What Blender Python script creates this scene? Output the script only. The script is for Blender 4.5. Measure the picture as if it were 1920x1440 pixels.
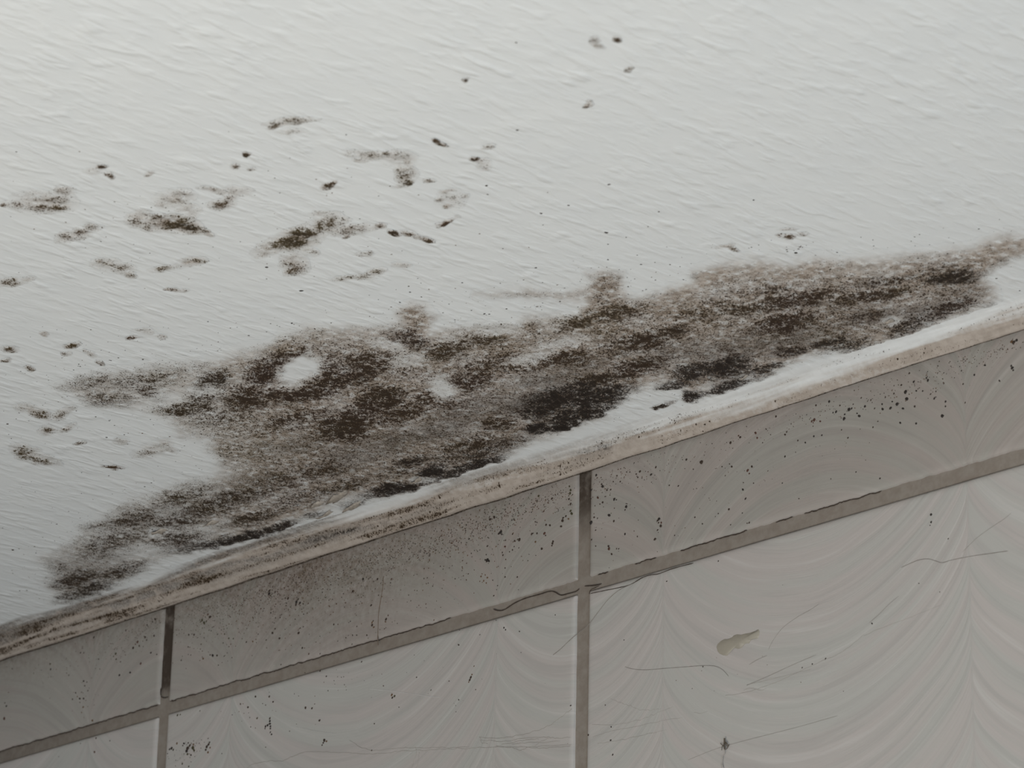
import bpy, bmesh, math, random
import numpy as np
from mathutils import Vector, Matrix

for o in list(bpy.data.objects):
    bpy.data.objects.remove(o)
SC = bpy.context.scene
COL = SC.collection
rng = np.random.default_rng(7)
random.seed(7)

# ------------------------------------------------------------------ camera
# wall front face is the plane y = 0 (room at y < 0); the lip of the sealant bead is at z = Z0
Z0 = 2.394
ZC = 0.006                       # ceiling plane above the lip
YAW, PIT, ROLL, FPX = -0.8085391, 0.37183555, 0.02289007, 6694.74
CAM = np.array([0.92365661, -0.72181604, -0.36978657])
FW = np.array([math.sin(YAW)*math.cos(PIT), math.cos(YAW)*math.cos(PIT), math.sin(PIT)])
_r = np.array([math.cos(YAW), -math.sin(YAW), 0.0])
_u = np.cross(_r, FW)
RT = math.cos(ROLL)*_r + math.sin(ROLL)*_u
UP = -math.sin(ROLL)*_r + math.cos(ROLL)*_u

cam_d = bpy.data.cameras.new('camera')
cam_o = bpy.data.objects.new('camera', cam_d)
COL.objects.link(cam_o)
M = Matrix.Identity(4)
for i in range(3):
    M[i][0], M[i][1], M[i][2] = RT[i], UP[i], -FW[i]
    M[i][3] = CAM[i] + (Z0 if i == 2 else 0)
cam_o.matrix_world = M
cam_d.sensor_width = 36.0
cam_d.lens = FPX/1920*36.0
cam_d.clip_start = 0.01
cam_d.dof.use_dof = True
cam_d.dof.focus_distance = 1.06
cam_d.dof.aperture_fstop = 44.0
SC.camera = cam_o

# ------------------------------------------------------------------ light and exposure
SC.view_settings.view_transform = 'Standard'
SC.view_settings.look = 'None'
SC.view_settings.gamma = 1.0
SC.view_settings.use_curve_mapping = False
SC.view_settings.exposure = -0.05
world = bpy.data.worlds.new('room_air')
SC.world = world
world.use_nodes = True
bg = world.node_tree.nodes['Background']
bg.inputs[0].default_value = (0.88, 0.95, 1.0, 1)
bg.inputs[1].default_value = 0.07

def area(name, loc, target, sx, sy, power, col, spread=180):
    d = bpy.data.lights.new(name, 'AREA')
    d.shape = 'RECTANGLE'; d.size = sx; d.size_y = sy; d.energy = power; d.color = col; d.spread = math.radians(spread)
    o = bpy.data.objects.new(name, d); COL.objects.link(o)
    o.location = loc
    o.rotation_euler = (Vector(target) - Vector(loc)).to_track_quat('-Z', 'Y').to_euler()
    return o

# daylight from a window to the right, and an added unseen warm fill panel under the ceiling
area('window_light', (1.60, -0.95, Z0-0.85), (0.28, -0.05, Z0-0.08), 0.8, 1.0, 12.0, (0.72, 0.86, 1.0))
area('ceiling_fill', (0.49, -0.80, Z0-0.71), (0.41, -0.34, Z0), 0.45, 0.38, 2.15, (1.0, 0.950, 0.85), 100)

# ------------------------------------------------------------------ mapping between the photograph and the two planes
def proj(P):
    P = np.asarray(P, float)
    q = P - CAM
    d = q @ FW
    return np.stack([960 + FPX*(q @ RT)/d, 720 - FPX*(q @ UP)/d], -1)
def ray(px):
    px = np.asarray(px, float)
    return FW + ((px[..., 0:1]-960)/FPX)*RT - ((px[..., 1:2]-720)/FPX)*UP
def on_wall(px, y=0.0):
    d = ray(px); t = (y - CAM[1])/d[..., 1:2]
    return CAM + t*d
def on_ceiling(px, z=ZC):
    d = ray(px); t = (z - CAM[2])/d[..., 2:3]
    return CAM + t*d

# ------------------------------------------------------------------ helpers
def make(name, verts, faces, mat, parent=None, loc=None, smooth=True, uvs=None, attrs=None):
    """one mesh object; verts are given in lip-relative coordinates"""
    v = np.array(verts, float)
    c = np.zeros(3) if loc is None else np.array(loc, float)
    me = bpy.data.meshes.new(name)
    v = v - c
    faces = np.asarray(faces) if not isinstance(faces, list) else faces
    if isinstance(faces, np.ndarray):
        n = faces.shape[1]
        me.vertices.add(len(v)); me.vertices.foreach_set('co', v.astype(np.float32).ravel())
        me.loops.add(faces.size); me.loops.foreach_set('vertex_index', faces.astype(np.int32).ravel())
        me.polygons.add(len(faces))
        me.polygons.foreach_set('loop_start', np.arange(0, faces.size, n, dtype=np.int32))
        me.update(calc_edges=True)
    else:
        me.from_pydata([tuple(p) for p in v], [], faces)
    if smooth:
        me.polygons.foreach_set('use_smooth', [True]*len(me.polygons))
    if uvs is not None:
        uvl = me.uv_layers.new(name='swirl')
        idx = np.empty(len(me.loops), dtype=np.int32); me.loops.foreach_get('vertex_index', idx)
        uvl.data.foreach_set('uv', np.asarray(uvs, np.float32)[idx].ravel())
    if attrs:
        for k, a in attrs.items():
            at = me.attributes.new(k, 'FLOAT_COLOR', 'POINT')
            at.data.foreach_set('color', np.asarray(a, np.float32).ravel())
    me.materials.append(mat)
    me.validate()
    o = bpy.data.objects.new(name, me); COL.objects.link(o)
    if parent is not None:
        o.parent = parent
        o.location = tuple(c)
    else:
        o.location = (c[0], c[1], c[2] + Z0)
    return o

def tag(o, label=None, cat=None, group=None, kind=None):
    if label: o['label'] = label
    if cat: o['category'] = cat
    if group: o['group'] = group
    if kind: o['kind'] = kind
    return o

def _hash(ix, iy, s):
    h = (ix.astype(np.int64)*374761393 + iy.astype(np.int64)*668265263 + s*974711) & 0xffffffff
    h = ((h ^ (h >> 13))*1274126177) & 0xffffffff
    return ((h ^ (h >> 16)) & 0xffff)/65535.0
def vnoise(x, y, s=0):
    ix, iy = np.floor(x), np.floor(y)
    fx, fy = x-ix, y-iy
    fx = fx*fx*(3-2*fx); fy = fy*fy*(3-2*fy)
    a, b = _hash(ix, iy, s), _hash(ix+1, iy, s)
    c, d = _hash(ix, iy+1, s), _hash(ix+1, iy+1, s)
    return (a*(1-fx)+b*fx)*(1-fy) + (c*(1-fx)+d*fx)*fy
def fbm(x, y, s=0, o=4):
    t, a, n = 0, 1.0, 0
    for k in range(o):
        t = t + a*vnoise(x*2**k+17*k, y*2**k-9*k, s+k); n += a; a *= 0.55
    return t/n
def sstep(a, b, x):
    t = np.clip((x-a)/(b-a), 0, 1)
    return t*t*(3-2*t)

# ------------------------------------------------------------------ materials
class NT:
    def __init__(s, name):
        s.m = bpy.data.materials.new(name); s.m.use_nodes = True
        s.t = s.m.node_tree; s.t.nodes.clear()
        s.out = s.n('ShaderNodeOutputMaterial'); s.b = s.n('ShaderNodeBsdfPrincipled')
        s.l(s.b.outputs[0], s.out.inputs[0])
        s.alpha = {}
    def n(s, k, **kw):
        x = s.t.nodes.new(k)
        for a, v in kw.items(): setattr(x, a, v)
        return x
    def l(s, a, b): s.t.links.new(a, b)
    def put(s, sock, v):
        if isinstance(v, bpy.types.NodeSocket): s.l(v, sock)
        elif isinstance(v, (tuple, list)) and len(v) == 3 and sock.type == 'RGBA': sock.default_value = (*v, 1)
        else: sock.default_value = v
    def math(s, op, a, b=0.0, c=0.0, clamp=False):
        x = s.n('ShaderNodeMath', operation=op, use_clamp=clamp)
        for i, v in enumerate((a, b, c)): s.put(x.inputs[i], v)
        return x.outputs[0]
    def mix(s, f, a, b):
        x = s.n('ShaderNodeMix', data_type='RGBA')
        s.put(x.inputs[0], f); s.put(x.inputs[6], a); s.put(x.inputs[7], b)
        return x.outputs[2]
    def ss(s, v, a, b):
        x = s.n('ShaderNodeMapRange', interpolation_type='SMOOTHSTEP')
        s.put(x.inputs[0], v); s.put(x.inputs[1], a); s.put(x.inputs[2], b)
        return x.outputs[0]
    def noise(s, vec, scale, detail=3, rough=0.55, dist=0.0):
        x = s.n('ShaderNodeTexNoise')
        s.put(x.inputs['Vector'], vec); x.inputs['Scale'].default_value = scale
        x.inputs['Detail'].default_value = detail; x.inputs['Roughness'].default_value = rough
        x.inputs['Distortion'].default_value = dist
        return x.outputs[0]
    def pos(s, sc=(1, 1, 1)):
        g = s.n('ShaderNodeNewGeometry'); m = s.n('ShaderNodeMapping')
        s.l(g.outputs['Position'], m.inputs[0]); m.inputs['Scale'].default_value = sc
        return m.outputs[0]
    def grain(s, k):
        """position on the ceiling, squeezed along the diagonal the plaster was wiped"""
        m1 = s.n('ShaderNodeMapping'); g = s.n('ShaderNodeNewGeometry'); s.l(g.outputs['Position'], m1.inputs[0])
        m1.inputs['Rotation'].default_value = (0, 0, math.radians(-45))
        m2 = s.n('ShaderNodeMapping'); s.l(m1.outputs[0], m2.inputs[0]); m2.inputs['Scale'].default_value = (k, 1, 1)
        return m2.outputs[0]
    def attr(s, name):
        a = s.n('ShaderNodeAttribute', attribute_name=name)
        x = s.n('ShaderNodeSeparateColor'); s.l(a.outputs['Color'], x.inputs[0])
        s.alpha[name] = a.outputs['Alpha']
        return x.outputs
    def bump(s, h, strength, dist, normal=None):
        x = s.n('ShaderNodeBump'); x.inputs['Strength'].default_value = strength
        x.inputs['Distance'].default_value = dist; s.put(x.inputs['Height'], h)
        if normal is not None: s.l(normal, x.inputs['Normal'])
        return x.outputs[0]

def painted_ceiling():
    """white wall paint; the mould attributes are zero wherever nothing grows"""
    N = NT('painted_plaster_with_mould')
    P = N.pos(); Pr = N.pos((1.0, 0.34, 1.0)); Pf = N.grain(1.7)
    a = N.attr('mould_a'); b = N.attr('mould_b')
    dens, stain, grey, ripe = a[0], a[1], a[2], N.alpha['mould_a']
    hue, black, smooth = b[0], b[1], b[2]
    big = N.noise(P, 60, 3)
    paint = N.mix(big, (0.705, 0.720, 0.725), (0.76, 0.766, 0.757))
    sn = N.noise(P, 330, 4, 0.65)
    sf = N.math('ADD', N.math('MULTIPLY', N.ss(sn, 0.35, 0.65), N.math('MULTIPLY_ADD', smooth, -0.7, 1.0)), N.math('MULTIPLY', smooth, 0.42))
    stc = N.mix(sf, (0.275, 0.223, 0.182), (0.505, 0.440, 0.388))
    base = N.mix(N.math('MULTIPLY', stain, N.math('MAXIMUM', N.math('MULTIPLY', smooth, 0.85), N.ss(N.noise(P, 420, 3, 0.6), 0.22, 0.55)), clamp=True), paint, stc)
    gn = N.noise(Pf, 1150, 4, 0.72)
    gry = N.mix(N.ss(gn, 0.40, 0.62), (0.075, 0.064, 0.056), (0.34, 0.315, 0.29))
    base = N.mix(N.math('MULTIPLY', grey, N.ss(N.noise(P, 300, 4, 0.6), 0.25, 0.55), clamp=True), base, gry)
    cl = N.noise(P, 420, 3, 0.6)
    de = N.math('MULTIPLY', dens, N.math('MULTIPLY_ADD', N.ss(cl, 0.3, 0.7), 0.6, 0.70))
    brown_tint = N.math('MULTIPLY', N.math('POWER', de, 1.35), N.math('MULTIPLY_ADD', ripe, 0.36, 0.44), clamp=True)
    base = N.mix(brown_tint, base, N.mix(hue, (0.135, 0.080, 0.044), (0.175, 0.132, 0.070)))
    g1 = N.noise(Pf, 1350, 3, 0.72)
    thr = N.math('MULTIPLY_ADD', de, -0.255, 0.660)
    m = N.ss(g1, N.math('SUBTRACT', thr, 0.04), N.math('ADD', thr, 0.05))
    g2 = N.noise(Pf, 620, 1, 0.5)
    thr2 = N.math('MULTIPLY_ADD', de, N.math('MULTIPLY_ADD', ripe, 0.10, -0.26), 0.735)
    m = N.math('MAXIMUM', m, N.ss(g2, thr2, N.math('ADD', thr2, 0.045)))
    m = N.math('MULTIPLY', m, N.ss(dens, 0.02, 0.10))
    dark = N.mix(hue, (0.032, 0.0158, 0.0075), (0.042, 0.028, 0.0115))
    dark = N.mix(ripe, N.mix(hue, (0.085, 0.052, 0.028), (0.085, 0.063, 0.028)), dark)
    dark = N.mix(black, dark, (0.012, 0.008, 0.006))
    col = N.mix(m, base, dark)
    bl = N.math('MULTIPLY', black, N.ss(N.noise(Pf, 800, 4, 0.72), 0.38, 0.56), clamp=True)
    col = N.mix(bl, col, (0.015, 0.010, 0.007))
    N.l(col, N.b.inputs['Base Color'])
    N.b.inputs['Roughness'].default_value = 0.62
    N.b.inputs['Specular IOR Level'].default_value = 0.25
    h1 = N.ss(N.noise(Pr, 290, 2, 0.5, 0.3), 0.40, 0.78)
    h2 = N.noise(N.pos((1, 0.5, 1)), 110, 2, 0.5)
    nub = N.ss(N.noise(N.pos((1, 0.5, 1)), 190, 1, 0.5), 0.60, 0.80)
    h = N.math('ADD', N.math('ADD', N.math('MULTIPLY', h1, 1.05), N.math('MULTIPLY', h2, 0.7)), N.math('MULTIPLY', nub, 1.3))
    h = N.math('MULTIPLY', h, N.math('MULTIPLY_ADD', smooth, -0.85, 1.0))
    h = N.math('MULTIPLY', h, N.math('MULTIPLY_ADD', N.ss(N.noise(P, 28, 2), 0.3, 0.7), 0.65, 0.55))
    nrm = N.bump(h, 0.27, 0.0010)
    mh = N.math('MULTIPLY', N.math('ADD', g1, gn), N.math('ADD', N.math('MULTIPLY', dens, 0.8), N.math('MULTIPLY', grey, 0.7)))
    nrm = N.bump(mh, 0.5, 0.0005, nrm)
    N.l(nrm, N.b.inputs['Normal'])
    return N.m

def glazed_tile():
    N = NT('glazed_marbled_tile')
    uv = N.n('ShaderNodeUVMap'); uv.uv_map = 'swirl'
    def sw(sc):
        m = N.n('ShaderNodeMapping'); N.l(uv.outputs[0], m.inputs[0]); m.inputs['Scale'].default_value = sc
        return m.outputs[0]
    s1 = N.noise(sw((13, 300, 1)), 1.0, 4, 0.62, 0.3)
    s2 = N.noise(sw((9, 110, 1)), 1.0, 3, 0.55, 0.4)
    a = N.attr('grime')
    P = N.pos()
    c = N.mix(N.ss(s2, 0.38, 0.62), (0.460, 0.420, 0.395), (0.435, 0.425, 0.395))
    c = N.mix(N.math('MULTIPLY', N.ss(s1, 0.48, 0.66), 0.42), c, (0.345, 0.328, 0.310))
    c = N.mix(N.math('MULTIPLY', N.ss(s1, 0.45, 0.31), 0.48), c, (0.545, 0.520, 0.495))
    c = N.mix(N.math('MULTIPLY', N.noise(P, 22, 2), 0.25), c, (0.44, 0.385, 0.375))
    gr = N.math('MULTIPLY', a[0], N.ss(N.noise(P, 500, 4, 0.65), 0.25, 0.7), clamp=True)
    c = N.mix(gr, c, (0.17, 0.125, 0.085))
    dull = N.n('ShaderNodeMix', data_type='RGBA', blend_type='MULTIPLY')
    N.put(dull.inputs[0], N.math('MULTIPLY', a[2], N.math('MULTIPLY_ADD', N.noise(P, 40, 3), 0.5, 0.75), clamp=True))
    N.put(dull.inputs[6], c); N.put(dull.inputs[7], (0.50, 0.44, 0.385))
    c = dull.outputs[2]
    g = N.noise(P, 1250, 3, 0.7)
    thr = N.math('MULTIPLY_ADD', a[1], -0.21, 0.77)
    m = N.math('MULTIPLY', N.ss(g, thr, N.math('ADD', thr, 0.06)), N.ss(a[1], 0.02, 0.1))
    c = N.mix(N.math('MULTIPLY', m, 0.85), c, (0.05, 0.032, 0.018))
    N.l(c, N.b.inputs['Base Color'])
    N.l(N.math('MULTIPLY_ADD', s1, 0.2, 0.28), N.b.inputs['Roughness'])
    N.b.inputs['Specular IOR Level'].default_value = 0.35
    N.l(N.bump(N.math('ADD', s1, N.math('MULTIPLY', s2, 0.5)), 0.28, 0.0008), N.b.inputs['Normal'])
    return N.m

def grout_mat():
    N = NT('cement_grout')
    P = N.pos(); a = N.attr('grime')
    n = N.noise(P, 350, 4, 0.65)
    c = N.mix(N.ss(n, 0.3, 0.7), (0.215, 0.178, 0.148), (0.255, 0.222, 0.19))
    n2 = N.noise(P, 160, 4, 0.65)
    c = N.mix(N.math('MULTIPLY', a[0], N.ss(n2, 0.15, 0.55), clamp=True), c, (0.046, 0.031, 0.021))
    N.l(c, N.b.inputs['Base Color']); N.b.inputs['Roughness'].default_value = 0.85
    N.l(N.bump(n, 0.4, 0.0004), N.b.inputs['Normal'])
    return N.m

def plain(name, col, rough=0.7, var=0.0, scale=900):
    N = NT(name)
    if var:
        n = N.noise(N.pos(), scale, 3, 0.6)
        N.l(N.mix(n, tuple(x*(1-var) for x in col), tuple(min(1, x*(1+var)) for x in col)), N.b.inputs['Base Color'])
    else:
        N.b.inputs['Base Color'].default_value = (*col, 1)
    N.b.inputs['Roughness'].default_value = rough
    return N.m

def speck_mat():
    N = NT('dried_mould_specks')
    a = N.n('ShaderNodeAttribute', attribute_name='tint')
    N.l(a.outputs['Color'], N.b.inputs['Base Color']); N.b.inputs['Roughness'].default_value = 0.75
    return N.m

M_CEIL = painted_ceiling()
M_TILE = glazed_tile()
M_GROUT = grout_mat()
M_SPECK = speck_mat()
M_CRACK = plain('dark_crack_dirt', (0.045, 0.028, 0.018), 0.9, 0.5)
M_HAIR = plain('grey_hair', (0.25, 0.22, 0.195), 0.5, 0.2)
M_WEB = plain('dusty_web', (0.38, 0.345, 0.31), 0.9, 0.3)
M_FAINT = plain('pale_hair', (0.32, 0.29, 0.265), 0.5, 0.15)
M_FIBRE = plain('pale_fibre', (0.62, 0.60, 0.58), 0.5)
M_GLUE = plain('dried_beige_glue', (0.335, 0.300, 0.245), 0.5, 0.16, 260)
M_INSECT = plain('dried_insect', (0.085, 0.065, 0.045), 0.6, 0.3)
M_FLAKE = plain('peeled_paint', (0.33, 0.285, 0.24), 0.75, 0.75, 900)

# ------------------------------------------------------------------ ceiling
def grid(xs, ys):
    X, Y = np.meshgrid(xs, ys)
    nx, ny = len(xs), len(ys)
    i = np.arange(nx-1)[None, :] + nx*np.arange(ny-1)[:, None]
    f = np.stack([i, i+1, i+1+nx, i+nx], -1).reshape(-1, 4)
    return X.ravel(), Y.ravel(), f

x, y, f = grid(np.linspace(-1.4, 1.9, 60), np.linspace(-2.2, 0.012, 40))
n = len(x)
top = np.stack([x, y, np.full(n, ZC)], -1)
cv = np.concatenate([top, top + [0, 0, 0.05]])
cf = np.concatenate([f[:, ::-1], f + n])
tag(make('ceiling', cv, cf, M_CEIL), 'white ceiling with roller-textured paint above the tiled wall', 'ceiling', kind='structure')

# ------------------------------------------------------------------ wall: backing, grout and tiles
PITCH = 0.200
GW = 0.0050                      # grout width
GTOP, GBOT = -0.0335, -0.0378    # horizontal joint below the cut row
ROWH = 0.150
cols = list(range(-5, 8))
rows = [(0.0058, GTOP), (GBOT, GBOT-ROWH), (GBOT-ROWH-0.0043, GBOT-2*ROWH-0.0043), (GBOT-2*ROWH-0.0086, GBOT-3*ROWH-0.0086)]
ZB = rows[-1][1] - 0.004

bx = [(-1.4, 0.0105), (1.9, 0.0105), (1.9, 0.05), (-1.4, 0.05)]
wv = [(p, q, ZC) for p, q in bx] + [(p, q, ZB-1.6) for p, q in bx]
wf = [[0, 1, 2, 3], [7, 6, 5, 4], [0, 4, 5, 1], [1, 5, 6, 2], [2, 6, 7, 3], [3, 7, 4, 0]]
wall = tag(make('wall_back', wv, wf, plain('wall_backing', (0.3, 0.28, 0.26), 0.9, 0.1), smooth=False),
           'wall of pale marbled tiles with brown grout under the mouldy ceiling', 'wall', kind='structure')

# grout bed, one sheet with thickness behind the tile faces
gx = np.concatenate([np.arange(-1.4, -0.201, 0.02), np.arange(-0.2, 0.45, 0.0015), np.arange(0.46, 1.901, 0.02)])
gz = np.concatenate([np.arange(ZB, -0.155, 0.02), np.arange(-0.15, 0.0062, 0.0012)])
X, Z, f = grid(gx, gz)
vert_d = np.abs((X + PITCH/2) % PITCH - PITCH/2)
g = np.zeros(len(X))
up = (Z > GTOP-0.001)
end1 = np.where(np.abs(X) < 0.01, -0.0305, -0.022)
g = np.where(up & (vert_d < 0.004), 1.0*sstep(end1-0.002, end1+0.004 + 0.012*(np.abs(X) > 0.01), Z), 0)
g = np.maximum(g, 0.35*sstep(0.012, -0.12, X)*1.0)
Yg = 0.0011 + 0.0003*(fbm(X*160, Z*160, 3)-0.5)
gv = np.stack([X, Yg, Z], -1); n = len(X)
gv = np.concatenate([gv, np.stack([X, np.full(n, 0.0105), Z], -1)])
gf = np.concatenate([f, f[:, ::-1] + n])
ga = np.zeros((2*n, 4)); ga[:n, 0] = g; ga[:, 3] = 1
o = make('grout', gv, gf, M_GROUT, wall, attrs={'grime': ga}); o['label'] = 'brown-grey grout between the tiles'

# tiles: one mesh of pillowed glazed faces; the swirl coordinate follows the combed marbling
def axes_for(c):
    if c == 0: return (0.0365, 0.163)
    if c == 1: return (0.2335, 0.3477)
    return (c*PITCH+0.0365, c*PITCH+0.160)
AX = sorted(a for c in cols for a in axes_for(c))
AX = np.array([AX[0]-0.07] + AX + [AX[-1]+0.07])
def festoon(u):
    k = np.clip(np.searchsorted(AX, u)-1, 0, len(AX)-2)
    t = (u-AX[k])/(AX[k+1]-AX[k]); w = AX[k+1]-AX[k]
    return 0.27*w*np.sin(np.pi*np.clip(t, 0, 1))**0.62 + 0.004*np.sin(np.pi*t)
def grime_at(X, Z):
    """brown dust under the bead and its fine specks"""
    left = sstep(0.30, 0.02, X)*0.6 + 0.4
    heavy = np.exp(-((X-0.085)/0.06)**2)
    nz = fbm(X*70, Z*70, 21)
    reach = 0.006 + 0.013*heavy + 0.003*left
    d = np.clip(-Z, 0, 1)
    a = (0.40*left + 0.50*heavy)*np.exp(-(d/reach)**1.3)*(0.5+nz)
    s = (0.55*left + 0.5*heavy)*np.exp(-(d/(reach*1.35))**1.6)*(0.4+1.2*nz)
    s *= sstep(0.375, 0.36, X)
    return np.clip(a, 0, 1), np.clip(s, 0, 1)

TV, TF, TU, TA = [], [], [], []
base = 0
for r, (zt, zb) in enumerate(rows):
    for c in cols:
        x0, x1 = c*PITCH+GW/2, (c+1)*PITCH-GW/2
        fine = (-1 <= c <= 1) and r <= 1
        st = 0.0012 if fine else 0.006
        prof = np.array([0.0, 0.00035, 0.0008, 0.0014, 0.0022])
        def axis(lo, hi, extra=()):
            m = np.arange(lo+0.003, hi-0.003+1e-9, st)
            e = np.array([q for q in extra if lo+0.003 < q < hi-0.003])
            return np.unique(np.round(np.concatenate([lo+prof, hi-prof, m, e]), 6))
        xs = axis(x0, x1, AX); zs = axis(zb, zt)
        X, Z, f = grid(xs, zs)
        ed = np.minimum(np.minimum(X-x0, x1-X), np.minimum(Z-zb, (zt-Z) if r > 0 else 1.0))
        rad = 0.0018
        e = np.clip(ed/rad, 0, 1)
        Y = 0.0013*(1-np.sqrt(np.clip(1-(1-e)**2, 0, 1)))
        Y = np.where(ed < 1e-6, 0.0022, Y)
        Y += 0.00010*(fbm(X*45, Z*45, 90+c, 2)-0.5)
        if fine and r == 0:      # chipped lower edge of the cut row
            j = 0.0007*(fbm(X*420, Z*0+c, 33, 3)-0.5)*sstep(0.006, 0.0, Z-zb)
            Z = Z + j
        sg = 1.0 if r % 2 == 0 else -1.0
        w = Z - sg*festoon(X) + 0.0012*(fbm(X*60, Z*60, 5, 2)-0.5)
        k = np.clip(np.searchsorted(AX, X)-1, 0, len(AX)-2)
        U = np.stack([X + 0.37*k + 3.1*r, w], -1)
        ga, gs = grime_at(X, Z) if r == 0 else (0*X, 0*X)
        brown_tint = 0.42 if r == 0 else 0.0  # cut row evenly darker and browner than the rows below
        at = np.stack([ga, gs, brown_tint + 0*ga, 1+0*ga], -1)
        n = len(X)
        TV.append(np.stack([X, Y, Z], -1)); TF.append(f + base); TU.append(U); TA.append(at)
        base += n
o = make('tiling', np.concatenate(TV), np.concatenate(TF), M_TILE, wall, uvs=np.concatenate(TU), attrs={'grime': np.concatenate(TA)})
o['label'] = 'glossy pale tiles with combed marble swirls'

# ------------------------------------------------------------------ sealant bead between ceiling and tiles
bxs = np.concatenate([np.arange(-1.4, -0.161, 0.02), np.arange(-0.16, 0.42, 0.0010), np.arange(0.43, 1.901, 0.02)])
w1 = fbm(bxs*16, bxs*0+3, 11, 3); w2 = fbm(bxs*60, bxs*0+8, 12, 3); w3 = fbm(bxs*9, bxs*0+1, 13, 2)
T = np.linspace(0, 1, 40)
# profile control points (y, z), from the ceiling round to the lip and back under it
ctrl = np.array([(-0.0110, ZC+0.0001), (-0.0085, ZC-0.00015), (-0.0066, ZC-0.0007), (-0.0052, ZC-0.0017), (-0.0040, 0.0028), (-0.0029, 0.0013), (-0.0018, 0.0001), (-0.0009, 0.00005), (0.0004, 0.0005)])
ct = np.linspace(0, 1, len(ctrl))
py = np.interp(T, ct, ctrl[:, 0]); pz = np.interp(T, ct, ctrl[:, 1])
for _ in range(2):
    py[1:-1] = (py[:-2]+2*py[1:-1]+py[2:])/4; pz[1:-1] = (pz[:-2]+2*pz[1:-1]+pz[2:])/4
nX, nT = len(bxs), len(T)
XX = np.repeat(bxs[:, None], nT, 1); TT = np.repeat(T[None, :], nX, 0)
YY = py[None, :]*(0.80+0.45*w1[:, None])*(1+0.60*sstep(0.27, 0.13, XX)) + 0*TT
ZZ = pz[None, :] + 0*TT
lump = fbm(XX*55, TT*7, 14, 4)-0.5
lump2 = fbm(XX*170, TT*26, 15, 3)-0.5
mid = np.sin(np.pi*np.clip(TT, 0, 1))
YY -= (0.0014*lump + 0.00022*lump2)*mid
ZZ -= (0.0006*lump + 0.00012*lump2)*mid
ZZ += (0.0007*(w2[:, None]-0.5) + 0.0008*(w3[:, None]-0.5))*sstep(0.35, 0.75, TT)
bv = np.stack([XX, YY, ZZ], -1).reshape(-1, 3)
i = np.arange(nT-1)[None, :] + nT*np.arange(nX-1)[:, None]
bf = np.stack([i, i+1, i+1+nT, i+nT], -1).reshape(-1, 4)
# stains: pinkish beige on the lower half, brown specks in strips, a dark dirty lip
bn = fbm(XX*24, TT*7, 16, 4); bn2 = fbm(XX*75, TT*16, 17, 4); bn3 = fbm(XX*16, TT*3, 18, 3); bn4 = fbm(XX*45, TT*10, 19, 4)
leftw = sstep(0.30, 0.05, XX)
TS = TT + 0.34*(bn-0.5) + 0.20*(bn4-0.5)
st = np.clip(0.28*sstep(0.02, 0.2, TT)+1.5*sstep(0.30, 0.62, TS)*(0.7+0.4*bn) + leftw*1.1*sstep(0.06, 0.36, TS)*(0.4+bn3), 0, 1.6)
st = st*(1-sstep(0.16, 0.22, XX)*(0.36-0.36*sstep(0.36, 0.60, 0.5*bn3+0.5*bn)))
de = 0.36*sstep(0.28, 0.48, TT)*sstep(0.82, 0.62, TT)*sstep(0.46, 0.70, bn2*0.4+bn3*0.6)
de = de + (0.14+0.50*leftw)*sstep(0.42, 0.70, bn4)*sstep(0.12, 0.38, TS)*sstep(0.90, 0.70, TT)
de = de + leftw*sstep(0.12, 0.06, XX)*0.5*np.exp(-((TT-0.55-0.05*(w2[:, None]-0.5))/0.035)**2)*sstep(0.3, 0.5, bn)
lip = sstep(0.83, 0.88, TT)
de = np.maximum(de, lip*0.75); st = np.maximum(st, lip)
gy = 0.75*leftw*sstep(0.04, 0.25, TS)*sstep(0.75, 0.4, TT)*sstep(0.38, 0.62, bn)
gash = np.exp(-((TT-0.46-0.9*(XX-0.092))/0.045)**2)*sstep(0.076, 0.081, XX)*sstep(0.108, 0.100, XX)*(0.4+1.1*bn2)
gash = gash + 0.8*np.exp(-((TT-0.45)/0.08)**2)*np.exp(-((XX-0.2145)/0.0025)**2) + 0.35*np.exp(-((TT-0.4)/0.1)**2)*np.exp(-((XX-0.206)/0.006)**2)
a1 = np.stack([np.clip(de, 0, 1), st, gy, 1+0*st], -1).reshape(-1, 4)
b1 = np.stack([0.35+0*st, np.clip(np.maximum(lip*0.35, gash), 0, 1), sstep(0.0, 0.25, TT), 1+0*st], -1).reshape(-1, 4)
tag(make('trim_1', bv, bf[:, ::-1], M_CEIL, attrs={'mould_a': a1, 'mould_b': b1}),
    'stained sealant bead along the joint of ceiling and tiles', 'sealant', kind='structure')

# ------------------------------------------------------------------ mould on the ceiling
def poly_sdf(P, poly):
    A = np.array(poly, float); B = np.roll(A, -1, 0)
    d = np.full(len(P), 1e9); ins = np.zeros(len(P), bool)
    for a, b in zip(A, B):
        e = b-a; w = P-a
        t = np.clip((w @ e)/(e @ e), 0, 1)
        d = np.minimum(d, np.hypot(*(w - t[:, None]*e).T))
        c = (a[1] <= P[:, 1]) != (b[1] <= P[:, 1])
        with np.errstate(divide='ignore', invalid='ignore'):
            xi = a[0] + (P[:, 1]-a[1])*(b[0]-a[0])/(b[1]-a[1])
        ins ^= c & (P[:, 0] < xi)
    return np.where(ins, -d, d)

GR = 1.0
def gauss(P, bl):
    x, y, rx, ry, ang = bl
    c, s = math.cos(math.radians(ang)), math.sin(math.radians(ang))
    dx, dy = P[:, 0]-x, P[:, 1]-y
    u = (dx*c - dy*s)/(rx*GR); v = (dx*s + dy*c)/(ry*GR)
    return np.exp(-0.5*((u*u+v*v)**1.25))

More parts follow.
